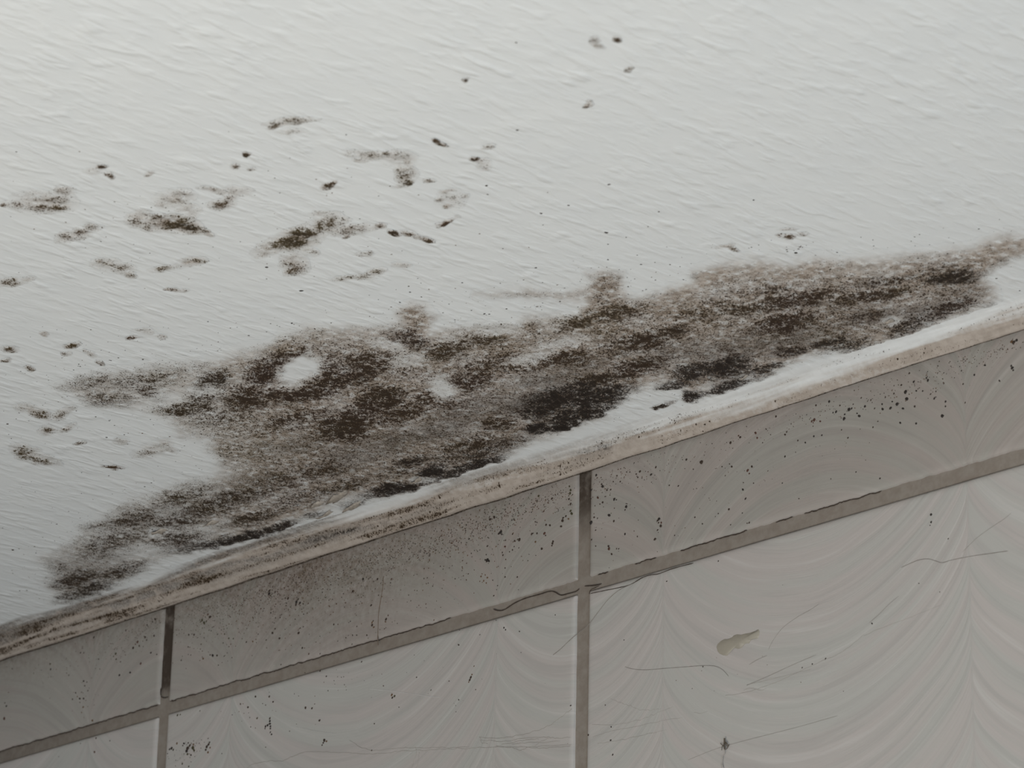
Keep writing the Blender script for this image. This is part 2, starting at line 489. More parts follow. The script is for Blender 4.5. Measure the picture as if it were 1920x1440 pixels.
def mould_sheet(name, bbox_px, fields, mat, step, thick, ripe=1.0):
    """a crust on the ceiling: cells where the growth covers the paint, with real relief"""
    cs = on_ceiling(np.array([(bbox_px[0], bbox_px[1]), (bbox_px[2], bbox_px[1]), (bbox_px[0], bbox_px[3]), (bbox_px[2], bbox_px[3])]))
    xs = np.arange(cs[:, 0].min(), cs[:, 0].max(), step); ys = np.arange(cs[:, 1].min(), min(cs[:, 1].max(), -0.002), step)
    X, Y, f = grid(xs, ys)
    P = proj(np.stack([X, Y, np.full(len(X), ZC)], -1))
    nx = fbm(X*95, Y*95, 40, 3)-0.5; ny = fbm(X*95, Y*95, 50, 3)-0.5
    n2x = fbm(X*420, Y*420, 44, 2)-0.5; n2y = fbm(X*420, Y*420, 54, 2)-0.5
    Pd = P + np.stack([26*nx+14*n2x, 15*ny+9*n2y], -1)
    de, st, gy, hu, bk, keep = fields(P, Pd, X, Y)
    fk = keep[f].min(1)
    f = f[fk]
    used = np.unique(f); mp = np.full(len(X), -1); mp[used] = np.arange(len(used))
    f = mp[f]
    X, Y, de, st, gy, hu, bk = (q[used] for q in (X, Y, de, st, gy, hu, bk))
    cover = np.clip(np.maximum(np.maximum(de*1.2, gy), st*0.3), 0, 1)
    rel = 0.00004 + cover*thick*(0.25 + 0.9*fbm(X*700, Y*500, 60, 3))
    v = np.stack([X, Y, ZC - rel], -1)
    one = np.ones(len(X))
    return make(name, v, f[:, ::-1], mat, loc=(X.mean(), Y.mean(), ZC),
                attrs={'mould_a': np.stack([de, st, gy, one*ripe], -1), 'mould_b': np.stack([hu, bk, 0*one, one], -1)})

MAIN = [(100,726),(140,700),(182,692),(242,692),(312,676),(400,667),(440,650),(500,640),(520,626),(570,608),(640,612),(700,606),(742,597),(752,578),(775,566),(800,568),(812,590),(818,612),(850,612),(905,606),(962,606),(985,586),(1042,590),(1082,584),(1082,568),(1040,562),(960,560),(885,553),(890,545),(985,541),(1060,544),(1092,532),(1100,512),(1132,503),(1168,515),(1178,540),(1190,554),(1250,540),(1292,526),(1290,502),(1340,490),(1420,480),(1482,490),(1520,476),(1600,480),(1660,470),(1740,466),(1828,456),(1850,440),(1884,433),(1925,440),(1950,470),(1912,486),(1870,502),(1852,522),(1872,545),(1866,572),(1830,590),(1780,610),(1720,630),(1640,652),(1608,662),(1560,662),(1500,680),(1460,696),(1420,712),(1370,732),(1312,750),(1294,756),(1280,746),(1272,730),(1220,728),(1182,742),(1152,758),(1132,778),(1150,786),(1110,794),(1050,817),(1000,832),(960,852),(900,882),(850,906),(800,922),(740,936),(690,946),(640,958),(600,968),(540,988),(520,1000),(440,1022),(418,1030),(350,1040),(290,1062),(240,1090),(200,1112),(150,1130),(105,1132),(82,1112),(72,1092),(90,1076),(66,1052),(100,1030),(132,1010),(160,976),(190,960),(232,940),(290,916),(330,900),(388,890),(400,862),(384,832),(330,820),(312,792),(280,780),(222,770),(150,762),(130,742)]
# (x, y, rx, ry, tilt, density, hue, black)   hue: 0 brown .. 1 olive
BL = [
 (500,690,32,22,20,.95,.1,.1),(583,728,75,15,12,.95,.1,.1),(550,664,42,8,10,.85,.2,0),(625,690,26,26,0,.85,.1,0),(540,640,55,18,10,.45,.8,0),(593,622,22,8,0,.55,.7,0),
 (403,710,24,14,10,.85,.6,.35),(463,747,38,22,5,.85,0,.05),(383,747,34,14,20,.6,.6,.1),(167,710,32,15,5,.5,.5,.1),(123,723,20,6,10,.45,.4,.1),(260,710,55,18,5,.42,.5,.05),(280,737,22,10,-20,.55,.3,.1),
 (193,750,36,9,0,.5,.3,.15),(347,767,45,9,5,.62,.4,.1),(333,687,45,10,5,.35,.5,0),(570,785,75,16,8,.75,.1,0),(632,800,34,22,10,1,.1,.1),(433,780,65,16,5,.58,.6,0),(467,807,75,15,0,.45,.7,0),
 (433,847,40,18,10,.42,.8,0),(500,847,45,18,10,.45,.8,0),(533,897,55,18,10,.65,.4,.1),(600,880,50,16,12,.7,.3,.1),(340,927,48,16,18,.68,.6,.1),(450,930,60,14,14,.72,.4,.15),(233,953,30,10,15,.5,.6,0),(283,845,30,9,10,.22,.6,0),
 (783,583,34,16,0,.33,.2,0),(720,610,50,8,5,.35,.2,0),(767,637,34,14,-20,.85,0,.2),(680,682,62,22,8,.9,.5,.05),(657,706,42,14,5,.92,.2,.15),(840,657,42,15,8,.85,.7,0),(900,634,42,13,8,.78,.7,0),(907,613,36,7,3,.65,.4,.1),
 (990,610,28,10,10,.5,.5,0),(963,640,40,14,10,.42,.5,0),(1080,603,36,14,15,.85,.8,0),(1157,587,52,16,12,.75,.4,.05),(1123,627,45,10,12,.6,.5,0),(1207,640,68,17,10,.88,.3,.1),(1262,622,34,10,8,.82,.2,.15),(873,710,42,16,10,.95,0,.1),
 (923,680,65,14,10,.75,.2,0),(1023,677,78,11,10,.85,.2,.05),(763,697,24,12,0,.6,.1,0),(713,747,38,20,15,.95,.1,.1),(750,772,44,14,12,.95,.3,0),(660,793,38,26,20,1,.1,.1),(690,763,60,14,12,.85,.1,0),(827,748,38,12,-10,.85,0,.05),
 (1057,743,66,18,12,1,.1,.75),(1123,743,54,15,14,1,.1,.8),(1090,777,55,11,14,1,.2,.9),(1023,763,38,17,14,1,.1,.75),(1007,802,17,8,0,1,0,.95),(1057,797,28,7,15,1,0,.95),(1107,713,50,12,12,.85,.1,.25),(1190,687,58,14,12,.85,.1,.15),
 (1257,722,28,6,15,.9,0,.8),(930,793,34,9,10,.75,.2,.15),(890,833,56,14,12,.72,.3,.1),(923,842,55,9,14,.85,.2,.35),(873,877,56,8,17,1,0,.9),(810,884,22,12,10,1,0,.95),(767,863,28,7,10,.85,.1,.5),(773,911,55,7,17,1,0,.9),(717,922,42,9,17,1,0,.85),
 (660,944,24,6,12,.8,0,.7),(840,860,50,12,14,.6,.3,.2),(740,880,45,12,15,.6,.3,.2),
 (1357,688,38,17,12,1,.1,.75),(1303,694,34,11,12,.95,.1,.7),(1363,727,38,8,14,1,0,.9),(1295,743,20,11,10,1,0,1),(1407,707,32,11,12,.85,0,.5),(1430,689,28,6,12,.9,0,.7),(1487,653,32,8,5,.92,0,.4),(1547,641,34,7,12,.85,.2,.5),(1589,650,36,13,5,.95,.5,.45),
 (1467,603,55,13,12,.95,.2,.1),(1493,560,66,15,10,.95,.1,.1),(1457,537,30,9,5,.75,.1,.1),(1387,580,45,10,10,.75,.8,.05),(1323,582,65,16,10,.65,.3,.05),(1640,553,66,10,10,.88,.3,.1),(1663,523,55,9,10,.8,.2,.2),(1790,517,46,12,5,1,.2,.55),(1757,500,34,9,8,.75,.2,.2),
 (1873,493,26,6,18,.78,.2,.2),(1773,577,44,13,12,.85,.1,.3),(1713,604,34,11,12,.92,.3,.45),(1747,597,34,8,14,.85,.2,.3),(1690,621,26,8,12,.8,.4,.3),(1613,593,36,9,12,.7,.2,.2),(1853,573,20,4,5,.5,.2,.3),(1547,500,45,11,8,.48,.6,0),(1300,513,16,5,10,.55,.3,.1),(1430,513,60,12,8,.35,.6,0),(1580,520,80,10,8,.45,.5,0),(1720,485,60,10,8,.42,.4,0),
 (1133,525,40,16,5,.36,.1,.05),(1010,551,80,5,4,.35,.1,.05),(1200,555,60,7,8,.32,.2,.05),(1300,560,60,12,10,.45,.5,.05),
 (187,980,26,10,15,.68,.6,.1),(213,1017,55,18,15,.62,.4,.1),(133,1013,26,9,20,.5,.5,0),(100,1067,26,12,10,.5,.3,.1),(150,1083,42,13,15,.78,.3,.2),(127,1121,32,7,10,.9,.4,.4),(173,1104,34,9,15,.92,.3,.5),(233,1070,42,11,12,.75,.3,.2),(333,1010,44,12,5,.82,.3,.25),(367,1023,44,8,8,.92,.3,.5),
 (450,1008,54,7,14,1,0,.9),(517,991,32,6,16,1,0,.85),(473,970,50,10,12,.75,.3,.15),(317,980,50,12,12,.75,.3,.1),(583,967,18,5,15,.85,0,.7),(400,950,60,14,12,.72,.4,.1),(240,975,50,12,15,.7,.4,.1),(20,1063,16,4,10,.5,.2,.2),
 (640,910,50,10,15,.65,.3,.2),(560,930,60,11,14,.6,.3,.15)]
HOLES = [(565,692,30,17,25,1.0),(767,677,26,11,5,.55),(828,727,17,14,-25,.8),(730,648,22,9,-15,.6),(993,670,34,8,10,.6),(1057,640,42,8,10,.55),(293,993,16,6,10,.7),(383,730,22,8,5,.5),(797,897,18,6,10,.7),(1667,600,16,5,5,.6),(850,640,10,8,0,.2),(640,945,45,9,15,.5),(400,985,30,6,10,.4),(270,1030,40,8,8,.45),(380,1003,20,5,8,.3),(1323,722,18,6,8,.4),(1395,705,12,5,5,.5),(925,620,26,5,0,.5),(310,752,30,10,10,.5),(1180,660,26,6,8,.3)]
GREY = [(907,763,85,20,12,.75),(973,757,60,16,12,.95),(1033,707,60,13,12,.9),(1083,682,45,12,12,.85),(823,803,75,17,14,.9),(740,822,70,18,14,.9),(673,842,60,16,14,.75),(567,832,60,14,10,.55),(1257,667,50,10,10,.7),(1430,638,115,22,10,.95),(1510,620,50,14,10,.85),(1647,587,62,14,10,.8),(1713,578,50,12,10,.75),(1300,655,60,12,10,.7),(1370,710,40,10,10,.5),(980,815,40,8,14,.6),(640,870,60,14,12,.55),(470,900,60,14,12,.4),(330,960,70,12,12,.35),(180,1050,60,16,12,.3),(1810,545,45,14,8,.55),(1560,575,50,10,8,.4)]
def main_fields(P, Pd, X, Y):
    global GR
    GR = 1.22
    sd = poly_sdf(Pd, MAIN)
    inn = sstep(10, -14, sd)
    clump = fbm(X*230, Y*230, 70, 4); mid = fbm(X*90, Y*90, 75, 3)
    de = np.zeros(len(P)); hu = np.full(len(P), 0.45)*1.0; bk = np.zeros(len(P)); wsum = np.full(len(P), 0.25); hs = 0.45*wsum
    for x_, y_, rx, ry, an, v, h, b in BL:
        g = gauss(Pd, (x_, y_, rx, ry, an))
        if x_ < 360 and y_ < 800: v = min(1, v*1.35)
        de = np.maximum(de, v*g); bk = np.maximum(bk, b*sstep(0.25, 0.8, g)); wsum += g; hs += h*g
    hu = np.clip(hs/wsum + 0.9*(mid-0.5), 0, 1)
    mass = sstep(330, 560, P[:, 0])
    de = np.maximum(de, (0.10+0.30*mass)*sstep(2, -40, sd))
    de = de*(0.66+0.72*clump)*(0.80+0.42*mid)
    GR = 1.0
    hole = np.zeros(len(P))
    for x_, y_, rx, ry, an, v in HOLES:
        hole = np.maximum(hole, v*np.clip(1.6*gauss(Pd, (x_, y_, rx, ry, an)), 0, 1))
    gy = np.zeros(len(P))
    for x_, y_, rx, ry, an, v in GREY:
        gy = np.maximum(gy, v*gauss(Pd, (x_, y_, rx, ry, an)))
    fade = np.maximum(sstep(12, -34-34*sstep(1150, 1320, P[:, 0])*sstep(20, -20, P[:, 1]-640+0.185*(P[:, 0]-1200)), sd)*0.85+0.15*sstep(14, -6, sd), bk*sstep(10, -6, sd))
    inner = sstep(2, -28, sd)
    de = np.clip(de*(1-hole)*fade, 0, 1)
    st = np.clip(inn*(0.50+0.9*mid)*(0.45+0.55*inner)*(0.55+0.45*mass)*(1-0.9*hole), 0, 1)
    gy = np.clip(gy*(0.6+0.8*clump)*(1-hole), 0, 1)*inner
    bk = np.clip(bk*(1-hole), 0, 1)*sstep(4, -8, sd)
    keep = sd < 9
    return de, st, gy, hu, bk, keep
tag(mould_sheet('mould_growth', (-10, 420, 1960, 1150), main_fields, M_CEIL, 0.00048, 0.0006),
    'long brown and black mould growth spreading along the ceiling edge', 'mould')

def colony(label, blobs, hue=0.4, stain=0.8, black=0.0):
    xs = [b[0] for b in blobs]; ys = [b[1] for b in blobs]; m = max(max(b[2], b[3]) for b in blobs)*2+8
    def fields(P, Pd, X, Y):
        de = np.zeros(len(P)); bk = np.zeros(len(P)); soft = np.zeros(len(P))
        Q = P + 0.55*(Pd-P)
        for x_, y_, rx, ry, an, v in blobs:
            g = gauss(Q, (x_, y_, rx, ry, an))
            de = np.maximum(de, v*g); soft = np.maximum(soft, g)
            if v > 0.75: bk = np.maximum(bk, (v-0.78)*1.6*sstep(0.4, 0.9, g))
        cl = fbm(X*260, Y*260, 70, 4)
        st = np.clip(stain*1.6*de*(0.5+0.9*cl), 0, 1)
        de = np.clip(de*(0.25+1.15*sstep(0.30, 0.62, cl)), 0, 1)
        return de, st, 0*de, np.clip(hue+0.8*(fbm(X*120, Y*120, 76, 2)-0.5), 0, 1), np.clip(bk+black*soft, 0, 1), soft > 0.10
    o = mould_sheet('mould_patch', (min(xs)-m, min(ys)-m, max(xs)+m, max(ys)+m), fields, M_CEIL, 0.00045, 0.00035, 0.45)
    return tag(o, label, 'mould', 'scattered mould patches on the ceiling')

COLONIES = [
 ('olive-brown mould patch with a dark right half and pale ring at its left', [(263,410,17,11,10,.55),(318,418,34,11,0,.9),(350,424,22,9,-10,.95),(384,434,10,3.5,-15,.8),(285,428,16,6,0,.5),(365,398,10,8,0,.4)], .7),
 ('small mottled mould patch directly above the olive-brown ringed patch', [(327,372,24,11,5,.5),(310,382,12,6,0,.4),(350,388,14,6,0,.4)], .4),
 ('broad faint mould patch at the left edge of the ceiling', [(83,380,38,13,0,.5),(107,387,18,5,0,.7),(40,384,22,7,0,.35),(118,358,16,7,0,.35),(8,384,6,3,0,.6),(60,368,24,8,0,.3)], .4),
 ('hook-shaped light brown mould patch right of the mottled one', [(417,382,18,7,0,.62),(405,356,22,4,-5,.5),(445,358,18,7,0,.42),(432,372,10,6,0,.4)], .2),
 ('olive mould patch with a trailing arm towards the upper right', [(563,446,30,14,10,.92),(513,462,24,10,20,.55),(610,420,24,12,20,.55),(580,471,14,5,-10,.5),(540,455,25,10,0,.7),(500,476,8,5,0,.5),(640,415,14,5,10,.35),(600,400,14,4,0,.35)], .9),
 ('faint low mould smear left of and below the ringed patch', [(150,437,28,7,15,.45),(125,440,12,6,0,.4),(175,425,10,4,0,.4)], .3),
 ('compact dark mould spot with a short tail, alone at mid ceiling', [(611,352,9,4,10,.85),(622,346,8,4,25,.8)], .2),
 ('dim streaky mould smear highest on the left half', [(538,229,30,5,5,.5),(513,235,10,4,10,.5),(575,226,14,4,0,.35),(545,247,18,4,0,.25)], .8),
 ('tall loose mould cluster with a dark foot', [(758,322,15,18,0,.42),(745,296,20,9,0,.38),(763,343,8,4.5,0,.95),(690,290,28,6,-5,.35),(725,288,8,4,0,.6),(762,300,14,7,10,.45),(672,300,10,3,0,.35),(745,350,8,4,0,.4),(803,337,8,3,0,.4)], .7),
 ('small group of dark flecks below right of the tall loose cluster', [(838,358,11,3,0,.6),(828,371,8,3,0,.6),(838,384,7,4,0,.75),(870,368,8,3,10,.35),(845,374,18,12,0,.25)], .5),
 ('thin slanting brown mould streak below the group of flecks', [(836,416,12,3.5,25,.8),(848,411,8,2.5,25,.6),(826,419,8,3,0,.35)], .1),
 ('arched chain of mould flecks trailing right from the olive patch', [(660,431,30,7,5,.42),(737,438,9,3.5,-10,.95),(712,425,9,4,0,.55),(766,436,12,3.5,-5,.55),(786,443,9,3.5,-20,.6),(800,448,9,4,-20,.7),(648,443,6,3,0,.6),(690,428,18,5,0,.3)], .4),
 ('dark comma-shaped mould speck above the tall loose cluster right side', [(819,264,5,3.4,-30,.8),(828,271,8,2.6,-10,.62)], .2),
 ('blurred dark mould spot, larger of the two highest ones', [(1124,86,7.2,4.5,-20,0.833),(1117,75,7.2,6,0,0.3825)], .5, .8, .2),
 ('blurred dark mould spot, smaller of the two highest ones', [(1157,74,6,4,0,0.66)], .5, .8, .2),
 ('single dark mould spot just below the two highest ones', [(1181,128,7.2,4.5,15,0.8075)], .6, .8, .2),
 ('lone small grey mould spot near the top centre', [(876,152,4.8,3.75,0,0.8075)], .5, .6, .2),
 ('faint brownish mould spot with a thin tail to the right', [(1104,198,6.4,4.5,20,0.7225),(1106,190,5.6,2.25,0,0.425)], .2),
 ('dark mould fleck with a faint trail, right of the comma-shaped speck', [(886,298,7,3,-10,.95),(900,303,12,4,-10,.4),(915,275,9,4,10,.4),(908,312,9,5,0,.3)], .3),
 ('flat olive mould fleck with a pale tail to its left', [(360,490,17,6,8,.75),(378,489,10,3,0,.5),(312,504,22,4,5,.4),(300,505,7,2.5,0,.6)], .8),
 ('loose speckled mould patch hanging under the olive patch', [(553,494,18,14,-20,.55),(548,484,8,4,0,.6),(548,510,10,6,0,.6),(567,495,9,5,0,.45)], .6),
 ('yellowish mould smear between the olive patch and the main growth', [(703,510,14,6,15,.55),(650,521,20,4,5,.35),(753,496,12,4,0,.5),(680,520,20,4,0,.3)], .9),
 ('pale speckled mould patch left of the flat olive fleck', [(200,494,18,8,0,.4),(228,502,18,6,0,.38),(243,514,8,5,-20,.5),(192,490,7,4,0,.55)], .6),
 ('pale yellowish mould smear at the left edge below the faint broad patch', [(22,527,26,5,5,.45),(48,526,8,3,0,.5),(4,530,8,3,0,.5)], .8),
 ('small dark mould fleck with a raised paint nub beside it', [(322,542,10,3,-5,.75),(342,545,9,3,0,.35)], .1),
 ('grey-green oval mould patch low at the left edge', [(50,850,22,9,-20,.55),(78,862,24,7,-10,.5),(58,848,12,6,0,.4)], .9),
 ('slanting grey mould streak left of the main growth', [(67,773,22,7,-20,.6),(75,779,14,4,-20,.6),(115,776,16,6,25,.4),(45,765,12,6,0,.35),(128,770,10,4,20,.4)], .6),
 ('small grey mould smudge below the slanting streak', [(87,808,11,7,10,.5),(124,803,13,5,25,.5),(82,813,6,3,0,.5)], .6),
 ('faint mould patch inside the pale bay left of the main growth', [(285,842,24,9,15,.4),(310,829,12,6,0,.42),(318,842,10,5,-20,.4),(225,828,10,4,0,.45),(148,832,8,3,0,.45)], .6),
 ('scatter of mould flecks on clear paint above the far right growth', [(1480,444,10,3,0,.7),(1505,440,8,3,5,.45),(1462,441,6,2.5,0,.4),(1478,430,12,2.5,0,.35)], .3),
 ('small curved mould fleck above the growth at right of centre', [(1362,462,11,3,10,.7),(1376,468,8,3,-20,.5)], .3),
 ('dark mould fleck pair near the upper tip of the left growth', [(135,647,12,4,10,.75),(122,664,8,3,0,.5),(168,662,8,4,-30,.5),(185,680,7,3,-20,.6)], .5),
 ('tiny dark mould cluster at the left edge, halfway down', [(82,624,7,3,-10,.8),(18,654,10,4,0,.6),(8,674,8,3,0,.5),(57,690,7,4,0,.65)], .4),
 ('orange-brown mould fleck under the pale bay', [(208,875,14,2.5,-8,.7),(211,877,5,4,0,.6)], 0.0),
 ('pair of flecks on clear paint above the left growth', [(246,635,10,3,8,.6),(303,630,7,3,-10,.5),(272,622,14,4,0,.3)], .2),
 ('small dark mould flecks above the broad faint patch', [(191,314,7,3,-10,.9),(206,330,7,4,-30,.5),(178,320,12,5,0,.25),(280,327,8,3,15,.5)], .4),
 ('lone dark mould dot left of the dim streaky smear', [(461,289,5,3.5,0,.98),(437,311,7,4,0,.5),(472,316,6,3,0,.4)], .5),
 ('little black mould islet in the white bay under the main growth', [(1240,759,13,3.5,14,1),(1226,764,6,3,0,.9),(1255,755,8,3,10,.8)], .2, .6, .5),
 ('brownish mould smear near the right end of the arched chain', [(683,476,12,4,0,.3),(690,474,7,3,0,.55)], .5),
]
for c in COLONIES:
    colony(*c)

# ------------------------------------------------------------------ specks: small domes with a real height
SPV, SPF, SPC = [], [], []
def dome(store, P, ex, ey, nrm, rx, ry, ang, hgt, tint, k=7):
    """irregular flattened dome at P on the plane (ex, ey) with outward normal nrm"""
    V, F, C = store
    b = sum(len(q) for q in V)
    ca, sa = math.cos(ang), math.sin(ang)
    pts = [P + nrm*hgt]
    for ring, (rr, hh) in enumerate(((0.62, 0.75), (1.0, -0.15))):
        for i in range(k):
            t = 2*math.pi*i/k
            q = rr*(1+random.uniform(-.22, .22))
            a, c = rx*q*math.cos(t), ry*q*math.sin(t)
            pts.append(P + ex*(a*ca-c*sa) + ey*(a*sa+c*ca) + nrm*hgt*hh)
    V.append(np.array(pts))
    for i in range(k):
        j = (i+1) % k
        F.append([b, b+1+i, b+1+j]); F.append([b+1+i, b+1+k+i, b+1+k+j, b+1+j])
    C.append(np.repeat([[*tint, 1]], len(pts), 0))
EX, EZ, NW = np.array([1., 0, 0]), np.array([0, 0, 1.]), np.array([0, -1., 0])
EY, NC = np.array([0, 1., 0]), np.array([0, 0, -1.])
TINTS = {'k': (0.018, 0.012, 0.009), 'b': (0.034, 0.019, 0.011), 'r': (0.070, 0.026, 0.015), 'o': (0.11, 0.058, 0.024), 'g': (0.05, 0.043, 0.017), 'p': (0.12, 0.085, 0.075)}
def wall_dot(store, px, py_, r, t='b'):
    P = on_wall(np.array([px, py_], float))[0] if False else on_wall(np.array([[px, py_]], float))[0]
    if abs(P[2]-(GTOP+GBOT)/2) < 0.0026 or abs((P[0]+PITCH/2) % PITCH - PITCH/2) < 0.0027:
        P[1] = 0.0011
    s = r/5.6e3
    dome(store, P, EX, EZ, NW, s*random.uniform(.95, 1.45), s*random.uniform(.8, 1.15), random.uniform(-1, 1), s*0.55, TINTS[t])
def finish(name, store, mat, parent=None):
    V, F, C = store
    v = np.concatenate(V); c = v.mean(0)
    return make(name, v, F, mat, parent, loc=c, attrs={'tint': np.concatenate(C)})

DOTS = '''224,1266,3.2k 244,1261,2.4k 157,1277,2.8k 163,1279,1.8b 159,1286,2b 165,1295,2b 153,1298,1.6b 142,1299,2.4b 150,1310,3.2b 157,1310,2.4b 136,1311,1.8b 145,1306,1.6o 150,1317,1.6b 156,1326,2.3o 153,1336,1.8o 12,1324,2.8k 9,1318,1.5b 8,1347,3r 95,1255,2.4k 94,1245,2.3g 129,1266,1.8b 125,1262,1.3b 23,1254,1.8b 176,1195,2b 185,1236,2b 218,1236,2.4g 217,1226,2.8g 213,1231,1.6g 226,1241,1.6b 264,1244,2.7r 283,1224,2.3b 294,1227,1.8b 289,1192,2.7b 272,1195,2.7b 275,1200,1.7b 258,1204,3.2r 254,1208,2r 250,1215,3b 261,1211,2b 236,1182,2.3b 276,1172,2.2b 291,1161,2.8b 286,1166,2b 151,1224,1.7b 157,1224,1.4b 173,1351,2.2o 180,1384,2b 206,1389,1.4b 177,1410,2.1r 151,1394,1.1b 110,1419,1.1b
479,1306,2.2b 505,1306,2.6b 512,1316,2.2b 498,1322,1.5b 451,1320,2.2p 465,1326,2.6b 482,1347,2.3g 573,1327,3.1b 585,1328,2b 599,1351,2.6b 702,1357,1.6b 889,1249,1.6o 860,1209,2.3b 974,1184,1.8b 612,1268,1.8b 615,1295,1.4b 678,1241,1.6b 600,1258,1.4b 719,1286,1.8p 860,1312,1.4b 375,1333,1.5b 333,1341,2.4g 338,1340,1.8g 342,1432,2.4g 354,1437,2b 470,1363,1.4b 543,1371,1.4b 498,1401,1.2b 416,1413,1.1b 660,1208,1.2b 600,1226,1.3b 640,1270,1.1b 781,1270,1.4b 842,1277,1.4b 808,1294,1.3b 892,1293,1.4b 748,1326,1.3b 697,1407,1.5b 552,1301,1.3b 590,1320,1.2b 560,1305,1.2b 567,1260,1.3b 1070,1323,1.6b 930,1163,1.1b 900,1190,1.2b 1041,1153,1.2b
562,1131,2k 540,1122,2.7b 516,1110,2.2b 662,1109,3.1b 696,1135,2.6b 708,1086,2.7b 681,1086,3.1k 734,1086,2.4r 669,1191,1.8b 661,1191,1.7b 688,1191,2b 626,1171,2b 560,1187,3b 511,1187,3b 516,1179,1.9b 524,1197,2.7b 462,1204,1.8b 429,1197,2.2g 394,1157,3.6b 390,1152,2.2r 399,1229,3.4k 394,1228,1.8k 407,1229,2.7b 381,1235,2.6o 354,1190,2.3b 364,1190,2.2b 340,1238,1.8b 353,1213,2b 567,1215,2.2b 579,1226,1.8r 421,1189,1.8g 484,1189,1.5b 499,1200,1.5b 474,1203,2o 480,1199,1.5o 435,1233,1.3b 549,1226,1.1b 500,1215,1.2b
965,1014,2b 974,1012,3.6b 1021,1000,3.2r 1023,1004,2b 1036,1019,2.7b 1037,1015,2b 1035,1023,2b 1016,1029,2.6b 1004,1016,2.2o 1007,1000,2.2b 997,1001,2.2b 1055,976,3b 1056,971,2.3b 1061,968,2b 1072,963,3.2g 1070,958,2.4g 1066,973,2.4o 1052,987,2.6b 1024,984,2.2b 1031,985,2b 1070,945,2.7b 1067,936,2.3b 1070,919,2.8g 1068,912,2.3g 1069,925,2.3g 1035,935,2.7b 919,974,2.7b 927,970,2.7b 1010,930,2.5g 947,1025,2.4r 942,1036,1.8b 943,1041,1.8b 961,1031,2b 948,1013,2b 914,1024,2.2b 914,1083,2o 902,1081,2o 907,1089,2o 912,1093,2o 904,1076,1.6o 910,1078,1.6o 900,1090,1.6o 970,1082,1.8b 947,1082,1.8b 926,1117,1.8b 947,1065,1.8b 878,1076,1.6b 933,1098,1.4b 924,1088,1.4b
1108,980,3.5k 1142,966,3.3k 1152,936,2.6k 1174,950,2.9k 1172,956,1.8b 1130,942,2.2b 1121,933,2.6r 1130,912,3.3k 1128,908,2.1b 1118,891,2.7k 1108,919,2.3k 1221,890,2.8k 1200,884,2.6b 1230,876,2.3b 1228,1011,2.8b 1172,1001,2.2k 1151,977,2.2b 1142,1029,3r 1141,1024,2b 1147,1039,2.2b 1114,970,2.2b 1287,862,2.2k 1156,1029,1.4b 1160,1029,1.4b 1272,911,1.7b 1255,910,1.7b 1164,879,1.4b 1175,885,1.6b 1138,919,1.9b 1145,918,1.9b 1150,903,1.6b 1163,903,1.6b 1157,892,1.9b 1181,885,1.6b 1193,889,1.7b 1196,895,1.7b 1125,945,1.5b 1117,994,1.5b 1109,1012,1.6b 1117,1024,1.6b 1233,994,2b 1235,980,2b 1265,1004,1.3b 1195,1006,1.5b
1767,780,3.1k 1874,714,2.2k 1847,685,2.2k 1827,703,2.2k 1698,735,3.3k 1700,748,2.9k 1682,758,3.4k 1693,766,2.6k 1670,765,2.6k 1655,767,2.6k 1654,758,2k 1622,762,2.9k 1611,780,2.9k 1607,775,1.8k 1583,785,3k 1584,777,2.2k 1592,768,3.4k 1597,766,2.2k 1568,772,2.6k 1562,774,1.6k 1527,787,3r 1522,790,2r 1538,790,2r 1555,753,2.6k 1530,760,2.2b 1455,781,2.2b 1417,812,3r 1420,821,2r 1388,820,2.6b 1385,817,1.8r 1370,830,3b 1315,867,3.8b 1402,882,3r 1405,888,1.8r 1410,875,2.6b 1372,875,2.2b 1368,870,1.6b 1472,856,2.2k 1472,815,2.2b 1475,810,1.6b 1510,830,2k 1526,818,2k 1541,816,1.8k 1590,821,1.9b 1578,806,1.4b 1688,793,2.2k 1718,794,2.3k 1773,753,2k 1773,762,2k 1752,747,2.2k 1740,713,2.6k 1737,709,1.7k 1713,716,2k 1730,733,1.8k 1718,733,1.7k 1715,762,2.2b 1673,753,1.7k 1676,738,1.7b 1690,722,1.7b 1705,700,1.7b 1745,739,1.6b 1755,734,1.6b 1770,719,1.6b 1806,720,1.8b 1810,755,1.6b 1803,695,1.5b 1633,750,1.6b 1640,766,1.6b 1600,758,1.6b 1615,746,1.6b 1575,760,1.5b 1393,918,2.5k 1398,935,2.2k 1367,955,3b 1467,906,1.8k 1650,897,1.8k 1605,885,1.5k 1558,898,1.3b 1394,905,1.4b 1413,906,1.3b 1498,935,1.5b 1300,880,1.6b 1287,862,2.2b 1354,875,1.6b 1360,892,1.4b 1430,830,1.6b 1445,815,1.5b 1437,805,1.4b 1400,800,1.4b 1496,826,1.6b 1492,848,1.2b 1660,745,1.5b 1646,790,1.4b 1637,801,1.7b 1440,883,1.3b
1746,965,2.7k 1746,979,2.2k 1744,985,1.4b 1347,1052,1.6b 1778,1010,1.4b 1635,1169,1.6k 1548,1235,1.6k 1523,1245,1.6k 1504,1252,1.3b 1146,1363,1.6k 1145,1388,1.8k 1103,1378,1.8b 1149,1415,1.9k 1250,1090,1.3b 1170,1200,1.2b 1135,1322,1.6b 1762,1110,1.2b 1723,1094,1.3b 1318,1250,1.2b 1317,982,1.5b 1303,970,1.5b 1347,963,1.5b 1405,980,2b 1401,981,1.5b 1370,984,1.5b 1392,962,1.6k 1280,862,1.2b'''
speck = ([], [], [])
for d in DOTS.split():
    a = d.split(','); wall_dot(speck, float(a[0]), float(a[1]), float(a[2][:-1])*0.92, a[2][-1])
